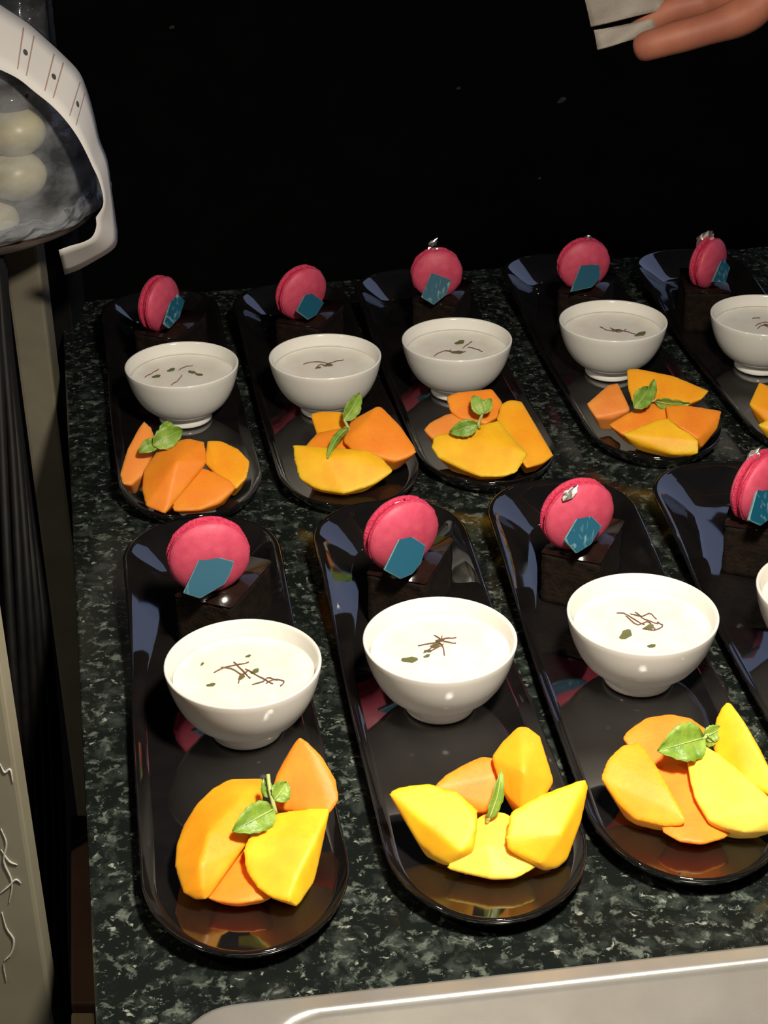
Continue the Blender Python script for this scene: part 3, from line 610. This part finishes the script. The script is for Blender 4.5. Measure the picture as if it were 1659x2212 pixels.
for i, lst in MANGO.items():
    for mk, lab, pts, th in lst:
        mango_piece(pts, mk, lab + ', ' + where(i), th, group='mango pieces on the plates')

# ------------------------------------------------------------------ mint
def leaf_obj(b, t, width, twist, parent, org, curl=0.18):
    ax = t - b; ln = ax.length; ax.normalize()
    vd = (CAM - (b + t) / 2).normalized(); side = ax.cross(vd).normalized(); nrm = side.cross(ax).normalized()
    q = Matrix.Rotation(R(twist), 3, ax); side = q @ side; nrm = q @ nrm
    nu, nv = 12, 7; v, f = [], []
    for i in range(nu + 1):
        s = i / nu
        wd = width * 0.5 * (math.sin(math.pi * min(1, s ** 0.75 * 0.985 + 0.012)) ** 0.75) * (1.06 if i % 2 else 0.96)
        for j in range(nv):
            u = j / (nv - 1) * 2 - 1
            z = curl * width * (u * u) * 0.8 - 0.10 * ln * math.sin(math.pi * s) * -1 - 0.05 * width * math.cos(6 * math.pi * s) * abs(u)
            v.append(b + ax * (s * ln) + side * (u * wd) + nrm * z - org)
    for i in range(nu):
        for j in range(nv - 1): f.append((i * nv + j, i * nv + j + 1, (i + 1) * nv + j + 1, (i + 1) * nv + j))
    o = pydata('leaf', v, f, M['mint'], parent)
    s_ = o.modifiers.new('t', 'SOLIDIFY'); s_.thickness = 0.0005
    vn = [b + ax * (k / 8 * ln * 0.93) + nrm * (0.10 * ln * math.sin(math.pi * k / 8 * 0.93) + 0.0002) - org for k in range(9)]
    tube('midrib', vn, 0.0005, M['mint_vein'], o, 5, [1 - 0.08 * k for k in range(9)])
    return o
MINT = {
 0: ([((590,1748),(502,1796),62,0,3.5,3.4), ((592,1728),(618,1690),46,20,3.9,4.3), ((588,1722),(572,1682),30,-30,3.9,4.5)], [(596,1756,3.3),(590,1735,3.8),(582,1700,4.4),(579,1672,4.9)]),
 1: ([((1055,1770),(1081,1664),30,35,2.6,4.6)], [(1052,1776,2.4),(1055,1766,2.7)]),
 2: ([((1519,1594),(1420,1622),80,0,3.9,3.9), ((1522,1592),(1560,1572),34,10,3.9,4.2), ((1522,1596),(1546,1604),26,30,3.7,3.8)], [(1510,1600,3.6),(1521,1594,3.9),(1530,1586,4.0)]),
 4: ([((330,962),(392,928),46,0,4.1,4.5), ((338,955),(300,978),30,10,4.1,3.8), ((352,948),(366,912),36,15,4.3,5.0)], [(345,965,3.7),(336,957,4.0),(330,952,4.2)]),
 5: ([((742,908),(776,850),36,25,4.0,5.2), ((752,925),(708,990),22,40,3.6,2.9)], [(756,932,3.3),(749,918,3.7),(742,904,4.1)]),
 6: ([((1031,918),(972,934),36,0,3.9,3.3), ((1042,896),(1022,856),32,10,3.9,4.9), ((1044,894),(1060,862),26,-15,3.9,4.7)], [(1036,925,3.4),(1034,914,3.8),(1042,895,4.1)]),
 7: ([((1370,882),(1402,838),40,10,3.4,4.2), ((1398,866),(1412,820),22,30,3.5,4.5), ((1416,866),(1490,870),34,40,3.4,3.5)], [(1396,880,2.9),(1405,868,3.3),(1418,864,3.5)]),
}
for i, (leaves, stem) in MINT.items():
    org = at(stem[0][0], stem[0][1], PF + stem[0][2] * 0.01)
    root = empty('mint_sprig', org, 'green mint sprig on the mango, ' + where(i), 'mint', 'mint sprigs on the mango')
    for (b, t, wpx, tw, hb, ht) in leaves:
        B = at(b[0], b[1], PF + hb * 0.01); Tt = at(t[0], t[1], PF + ht * 0.01)
        leaf_obj(B, Tt, wpx / FPX * (B - CAM).length, tw, root, org)
    sp_ = spline([at(x, y, PF + h * 0.01) - org for x, y, h in stem], 8)
    tube('stem', sp_, 0.0011, M['mint_stem'], root, 6)

# loose flake of silver leaf lying on a plate
pc_ = at(355, 1171, PF + 0.012)
v, f = [], []
for a in range(3):
    for b in range(3): v.append(RT * ((a - 1) * 0.0012 * rng.uniform(0.8, 1.2)) + UP * ((b - 1) * 0.0012 * rng.uniform(0.7, 1.2)) + FWD * rng.uniform(-0.0005, 0.0005))
for a in range(2):
    for b in range(2): f.append((a * 3 + b, a * 3 + b + 1, a * 3 + b + 4, a * 3 + b + 3))
so = pydata('silver_leaf_flake', v, f, M['foil'], None, False); so.location = pc_
so.modifiers.new('t', 'SOLIDIFY').thickness = 0.0003
tag(so, 'tiny loose silver leaf flake, ' + where(0), 'silver leaf')

# ------------------------------------------------------------------ post, shelf and covered sweets at the counter's side
YP = 1.30
pl, prr = aty(8, 560, YP), aty(84, 560, YP)
post = prism('support_post', [(pl.x, YP), (prr.x, YP), (prr.x, YP + 0.03), (pl.x, YP + 0.03)], -0.90, aty(60, 534, YP - 0.125).z - 0.0125, M['post'], bevel=0.003)
tag(post, 'olive-grey upright post beside the granite, carrying the dome shelf', 'post')
zs = aty(60, 534, YP - 0.125).z               # top of the shelf
dc = aty(-82, 500, YP - 0.02)                # centre of the dome's base
DR = (aty(218, 500, dc.y).x - dc.x); DH = 0.150
sh = lathe('display_shelf', [(0.001, -0.012), (DR * 0.9, -0.012), (DR * 0.97, -0.008), (DR * 0.97, -0.002), (DR * 0.94, 0.0), (0.001, 0.0)], M['dish'], n=72)
sh.location = (dc.x, dc.y, zs); tag(sh, 'round dark shelf on the olive-grey post under the clear dome', 'shelf')
z0 = zs + 0.0005
dprof = []
for k in range(21):
    t = R(90 * k / 20); dprof.append((max(0.0008, DR * math.cos(t) ** 0.72), DH * math.sin(t) ** 0.80))
dprof = [(DR * 1.035, 0.0), (DR * 1.035, 0.003), (DR * 1.0, 0.005)] + [(a, b + 0.005) for a, b in dprof[1:]]
dome = lathe('clear_dome', dprof, M['dome'], n=72, close=False)
dome.location = (dc.x, dc.y, z0); tag(dome, 'clear plastic-wrapped dome over pale sweets, draped with paper strip', 'dome')
for v in dome.data.vertices:
    a = math.atan2(v.co.y, v.co.x); k = 1 + 0.012 * math.sin(9 * a + 40 * v.co.z) + 0.008 * math.sin(21 * a - 70 * v.co.z); v.co.x *= k; v.co.y *= k
sk_v, sk_f = [], []; ns, nh = 120, 6
for a in range(ns):
    for b in range(nh + 1):
        t = 2 * math.pi * a / ns; hb = b / nh
        rr = DR * 1.04 + 0.004 * math.sin(math.pi * hb) * (1 + 0.6 * math.sin(17 * t)) + rng.uniform(-0.0016, 0.0016) * (1 if 0 < b < nh else 0.4)
        sk_v.append((rr * math.cos(t), rr * math.sin(t), 0.001 + 0.013 * hb * (1 + 0.25 * math.sin(11 * t) + 0.2 * math.sin(29 * t))))
for a in range(ns):
    for b in range(nh): sk_f.append((a * (nh + 1) + b, ((a + 1) % ns) * (nh + 1) + b, ((a + 1) % ns) * (nh + 1) + b + 1, a * (nh + 1) + b + 1))
skirt = pydata('film_skirt', sk_v, sk_f, M['skirt'], dome, False); skirt['label'] = 'crumpled clear film gathered at the dome base'
BALLS = [(30, 283, 'm'), (35, 378, 'm'), (-22, 478, 'm'), (-70, 385, 'm'), (-110, 480, 'm'), (-65, 290, 'm')]
BN = ['uppermost pale round sweet near the dome wall', 'pale round sweet below the uppermost one', 'pale round sweet resting on the shelf', 'pale round sweet deeper inside the dome', 'pale round sweet on the shelf deeper inside', 'pale round sweet beside the dark glossy one']
def sweet(px, py, y, r, squash, m_, label, name='round_sweet'):
    bm = bmesh.new(); bmesh.ops.create_uvsphere(bm, u_segments=28, v_segments=18, radius=r)
    for v in bm.verts:
        v.co.z *= squash; d = 1 + 0.05 * math.sin(v.co.x * 130 + px) + 0.04 * math.sin(v.co.y * 150 + py); v.co.x *= d; v.co.y *= d
    o = from_bm(name, bm, m_); o.location = aty(px, py, y); tag(o, label, 'sweet', 'sweets under the clear dome'); return o
for (px, py, _), lb in zip(BALLS, BN):
    deep = 0.0 if px > -30 else 0.012
    sweet(px, py, YP - 0.07 + deep, 0.0225, 0.86, M['sweet'], lb + ', by the paper strip')
sweet(20, 208, YP - 0.065, 0.0215, 0.55, M['dark_sweet'], 'dark glossy round sweet on top of the pale ones under dome')
# paper strip draped over the dome
outer = [(-110, -62), (-60, -38), (-30, -15), (0, 10), (60, 50), (100, 85), (140, 122), (172, 157), (190, 200), (204, 250), (215, 300), (232, 345), (240, 400), (247, 450), (254, 500)]
inner = [(-130, 104), (-80, 118), (-40, 134), (0, 150), (40, 170), (75, 198), (110, 226), (140, 257), (166, 292), (186, 328), (200, 358), (214, 388), (224, 425), (222, 448), (208, 470)]
sv, sf, suv = [], [], []
O = spline([aty(x, y, YP - 0.055) for x, y in outer], 56); I = spline([aty(x, y, YP - 0.10) for x, y in inner], 56)
O2 = spline([O[-1], aty(252, 528, YP - 0.055), aty(236, 545, YP - 0.058), aty(208, 562, YP - 0.062), aty(172, 582, YP - 0.066), aty(140, 594, YP - 0.07)], 14)[1:]
I2 = spline([I[-1], aty(209, 490, YP - 0.10), aty(200, 512, YP - 0.102), aty(180, 524, YP - 0.104), aty(152, 532, YP - 0.105), aty(127, 541, YP - 0.106)], 14)[1:]
E1, E2 = O + O2, I + I2
acc = 0.0; us = [0.0]
for k in range(1, len(E1)):
    acc += ((E1[k] + E2[k]) / 2 - (E1[k - 1] + E2[k - 1]) / 2).length; us.append(acc)
NW = 4; org = E2[-1].copy()
for k in range(len(E1)):
    for j in range(NW + 1): sv.append(E1[k].lerp(E2[k], j / NW) - org)
for k in range(len(E1) - 1):
    for j in range(NW): sf.append((k * (NW + 1) + j, k * (NW + 1) + j + 1, (k + 1) * (NW + 1) + j + 1, (k + 1) * (NW + 1) + j))
strip = pydata('paper_strip', sv, sf, M['paper']); strip.location = org
ul = strip.data.uv_layers.new(name='UVMap')
for poly in strip.data.polygons:
    for li in poly.loop_indices:
        vi = strip.data.loops[li].vertex_index; ul.data[li].uv = ((us[vi // (NW + 1)] - us[4]) / 0.0262 - 0.28, (vi % (NW + 1)) / NW)
strip.modifiers.new('t', 'SOLIDIFY').thickness = 0.0004
tag(strip, 'white paper strip with red lines and dots, draped over the dome', 'paper strip')
# clear box behind the strip
q0, q1 = aty(-40, 60, YP + 0.09), aty(86, 60, YP + 0.09)
bx = from_bm('clear_box', box_bm(0, 0, 0.10, q1.x - q0.x, 0.07, 0.20, 0.006), M['jar']); bx.location = ((q0.x + q1.x) / 2, YP + 0.125, aty(40, 260, YP + 0.09).z)
tag(bx, 'clear plastic box standing behind the paper-draped dome', 'box')
hold = prism('box_stand', [(q0.x, YP + 0.09), (q1.x, YP + 0.09), (q1.x, YP + 0.16), (q0.x, YP + 0.16)], -0.90, bx.location.z - 0.0005, M['cable'], bevel=0.002)
tag(hold, 'dark stand behind the dome carrying the clear box', 'stand')

# beige board, cables, wooden box in the gap
YB = 0.66
e1 = aty(0, 1400, YB); e2 = aty(112, 2212, YB); bxr = (e1.x + e2.x) / 2
bd = empty('beige_board', (bxr - 0.06, YB, -0.90), 'beige board standing upright beside the counter, wrapped in creased plastic', 'board')
bb = prism('panel', [(-0.06, 0), (0.06, 0), (0.06, 0.018), (-0.06, 0.018)], 0, 1.25, M['board'], bd, bevel=0.002)
CRE = [[(2, 1790), (14, 1822), (8, 1860), (26, 1905), (20, 1950)], [(0, 1930), (18, 1915), (34, 1900), (46, 1908)], [(4, 1970), (14, 2005), (30, 2030), (24, 2060), (8, 2080), (14, 2120)], [(0, 1650), (10, 1668), (22, 1662), (28, 1690)], [(2, 1835), (20, 1860), (38, 1868)]]
for cpts in CRE:
    sp_ = spline([aty(x, y, YB - 0.0006) - bd.location for x, y in cpts], 16)
    tube('plastic_crease_glint', sp_, 0.0006, M['film'], bd, 5, [0.35 + 0.65 * math.sin(math.pi * (k + 0.5) / 17) for k in range(17)])  # film creases, with their white reflections put into the pale colour
CAB = [[(-14, 560), (-8, 700), (6, 1000), (20, 1300), (40, 1650), (60, 2212)], [(-8, 560), (4, 700), (28, 1000), (46, 1350), (64, 1750), (82, 2212)],
       [(-2, 560), (10, 720), (40, 1000), (66, 1350), (84, 1750), (104, 2212)], [(2, 570), (16, 740), (48, 1020), (82, 1350), (102, 1750), (122, 2212)],
       [(6, 580), (20, 760), (54, 1040), (95, 1360), (118, 1750), (138, 2212)], [(6, 590), (20, 780), (56, 1060), (104, 1400), (132, 1750), (150, 2212)]]
for k, cp in enumerate(CAB):
    yb = 0.93 + 0.012 * k
    pts = [aty(x, y, yb + 0.16 * max(0, (1500 - y) / 1000)) for x, y in cp]; pts.append(Vector((pts[-1].x + 0.002, pts[-1].y, -0.897)))
    pts = spline(pts, 36)
    o = tube('black_cable', [p - pts[-1] for p in pts], 0.0034, M['cable'], None, 10); o.location = pts[-1]
    tag(o, 'black cable hanging in the gap between beige board and granite', 'cable', 'black cables hanging in the gap')
def gap_block(name, x0, x1, ya, yb, z, m_, label, cat):
    q = [at(x0, yb, z), at(x1, yb, z), at(x1 - 12, ya, z), at(x0, ya, z)]
    o = prism(name, [(p.x, p.y) for p in q], -0.899, z, m_, bevel=0.002); tag(o, label, cat); return o
gap_block('wooden_crate', 153, 214, 1760, 2168, -0.24, M['wood'], 'brown wooden crate standing in the gap under the granite edge', 'crate')
gap_block('tan_carton', 153, 216, 2186, 2330, -0.24, M['tan'], 'tan carton standing beside the wooden crate in the gap', 'carton')

# ------------------------------------------------------------------ arm and hand with napkin
def skin_body(name, chains, m_):
    """chains: list of lists of (pos, radius); first point of later chains joins the nearest earlier vertex"""
    verts, edges, rad = [], [], []
    for ch in chains:
        prev = None
        for k, (p, r_) in enumerate(ch):
            if k == 0 and verts:
                j = min(range(len(verts)), key=lambda q: (verts[q] - p).length); prev = j; continue
            verts.append(p); rad.append(r_); idx = len(verts) - 1
            if prev is not None: edges.append((prev, idx))
            prev = idx
    me = bpy.data.meshes.new(name); me.from_pydata([tuple(v) for v in verts], edges, []); me.update()
    o = bpy.data.objects.new(name, me); link(o); me.materials.append(m_)
    s = o.modifiers.new('skin', 'SKIN'); s.use_smooth_shade = True; s.branch_smoothing = 0.3
    sk = me.skin_vertices[0].data
    for i, r_ in enumerate(rad): sk[i].radius = (r_, r_) if not isinstance(r_, tuple) else r_
    sk[0].use_root = True
    sb = o.modifiers.new('sub', 'SUBSURF'); sb.levels = 2; sb.render_levels = 2
    return o
YH = 1.02
def hp(px, py, dy=0.0): return aty(px, py, YH + dy)
person = skin_body('person', [
    [(hp(1760, -60, 0.01), 0.024), (hp(1680, -50, 0.008), 0.026), (hp(1620, -42, 0.006), 0.024), (hp(1575, -34, 0.004), 0.020)],
    [(hp(1760, -60, 0.01), 0), (hp(1850, -80, 0.012), 0.024), (hp(1960, -110, 0.02), 0.027), (hp(2200, -190, 0.05), 0.036), (hp(2480, -290, 0.09), 0.042)],
    # thumb leaves the lower side of the palm near its base
    [(hp(1680, -50, 0.008), 0), (hp(1645, 14, -0.008), 0.0150), (hp(1600, 38, -0.012), 0.0125), (hp(1560, 53, -0.015), 0.0108), (hp(1515, 66, -0.017), 0.0098), (hp(1475, 78, -0.018), 0.0104), (hp(1436, 88, -0.018), 0.0096), (hp(1398, 99, -0.016), 0.0098), (hp(1366, 110, -0.014), 0.0074)],
    # index, middle, ring, little
    [(hp(1575, -34, 0.004), 0), (hp(1520, 6, 0.004), 0.0098), (hp(1450, 22, 0.006), 0.0090), (hp(1392, 52, 0.008), 0.0082), (hp(1358, 78, 0.010), 0.0062)],
    [(hp(1575, -34, 0.004), 0), (hp(1520, -40, 0.016), 0.0100), (hp(1440, -34, 0.020), 0.0092), (hp(1372, -6, 0.020), 0.0084), (hp(1336, 22, 0.020), 0.0064)],
    [(hp(1575, -34, 0.004), 0), (hp(1530, -82, 0.022), 0.0096), (hp(1458, -90, 0.030), 0.0088), (hp(1392, -66, 0.032), 0.0080), (hp(1356, -40, 0.032), 0.0062)],
    [(hp(1620, -42, 0.006), 0), (hp(1570, -110, 0.026), 0.0086), (hp(1510, -130, 0.036), 0.0078), (hp(1456, -112, 0.040), 0.0070), (hp(1430, -94, 0.040), 0.0054)],
], M['skin'])
tag(person, 'person with bare arm reaching in, pinching a pale folded napkin', 'person')
nk = empty('folded_napkin', hp(1330, 60, 0.0), 'pale grey folded napkin pinched between thumb and fingers', 'napkin')
def fold(name, quad, dy0, dy1, t=0.0012):
    P = []; nu, nv = 10, 6
    (a, b, c, d) = quad
    for i in range(nu + 1):
        for j in range(nv + 1):
            u, v_ = i / nu, j / nv
            x = (1 - u) * ((1 - v_) * a[0] + v_ * d[0]) + u * ((1 - v_) * b[0] + v_ * c[0]); y = (1 - u) * ((1 - v_) * a[1] + v_ * d[1]) + u * ((1 - v_) * b[1] + v_ * c[1])
            P.append(hp(x, y, dy0 + (dy1 - dy0) * v_ + 0.003 * math.sin(5 * u + 3 * v_)) - nk.location)
    f_ = [(i * (nv + 1) + j, i * (nv + 1) + j + 1, (i + 1) * (nv + 1) + j + 1, (i + 1) * (nv + 1) + j) for i in range(nu) for j in range(nv)]
    o = pydata(name, P, f_, M['napkin'], nk); s = o.modifiers.new('t', 'SOLIDIFY'); s.thickness = t; return o
fold('upper_fold', [(1262, -10), (1420, -50), (1440, 20), (1276, 56)], 0.012, -0.002)
fold('lower_fold', [(1284, 66), (1410, 40), (1420, 72), (1290, 106)], -0.003, -0.008)
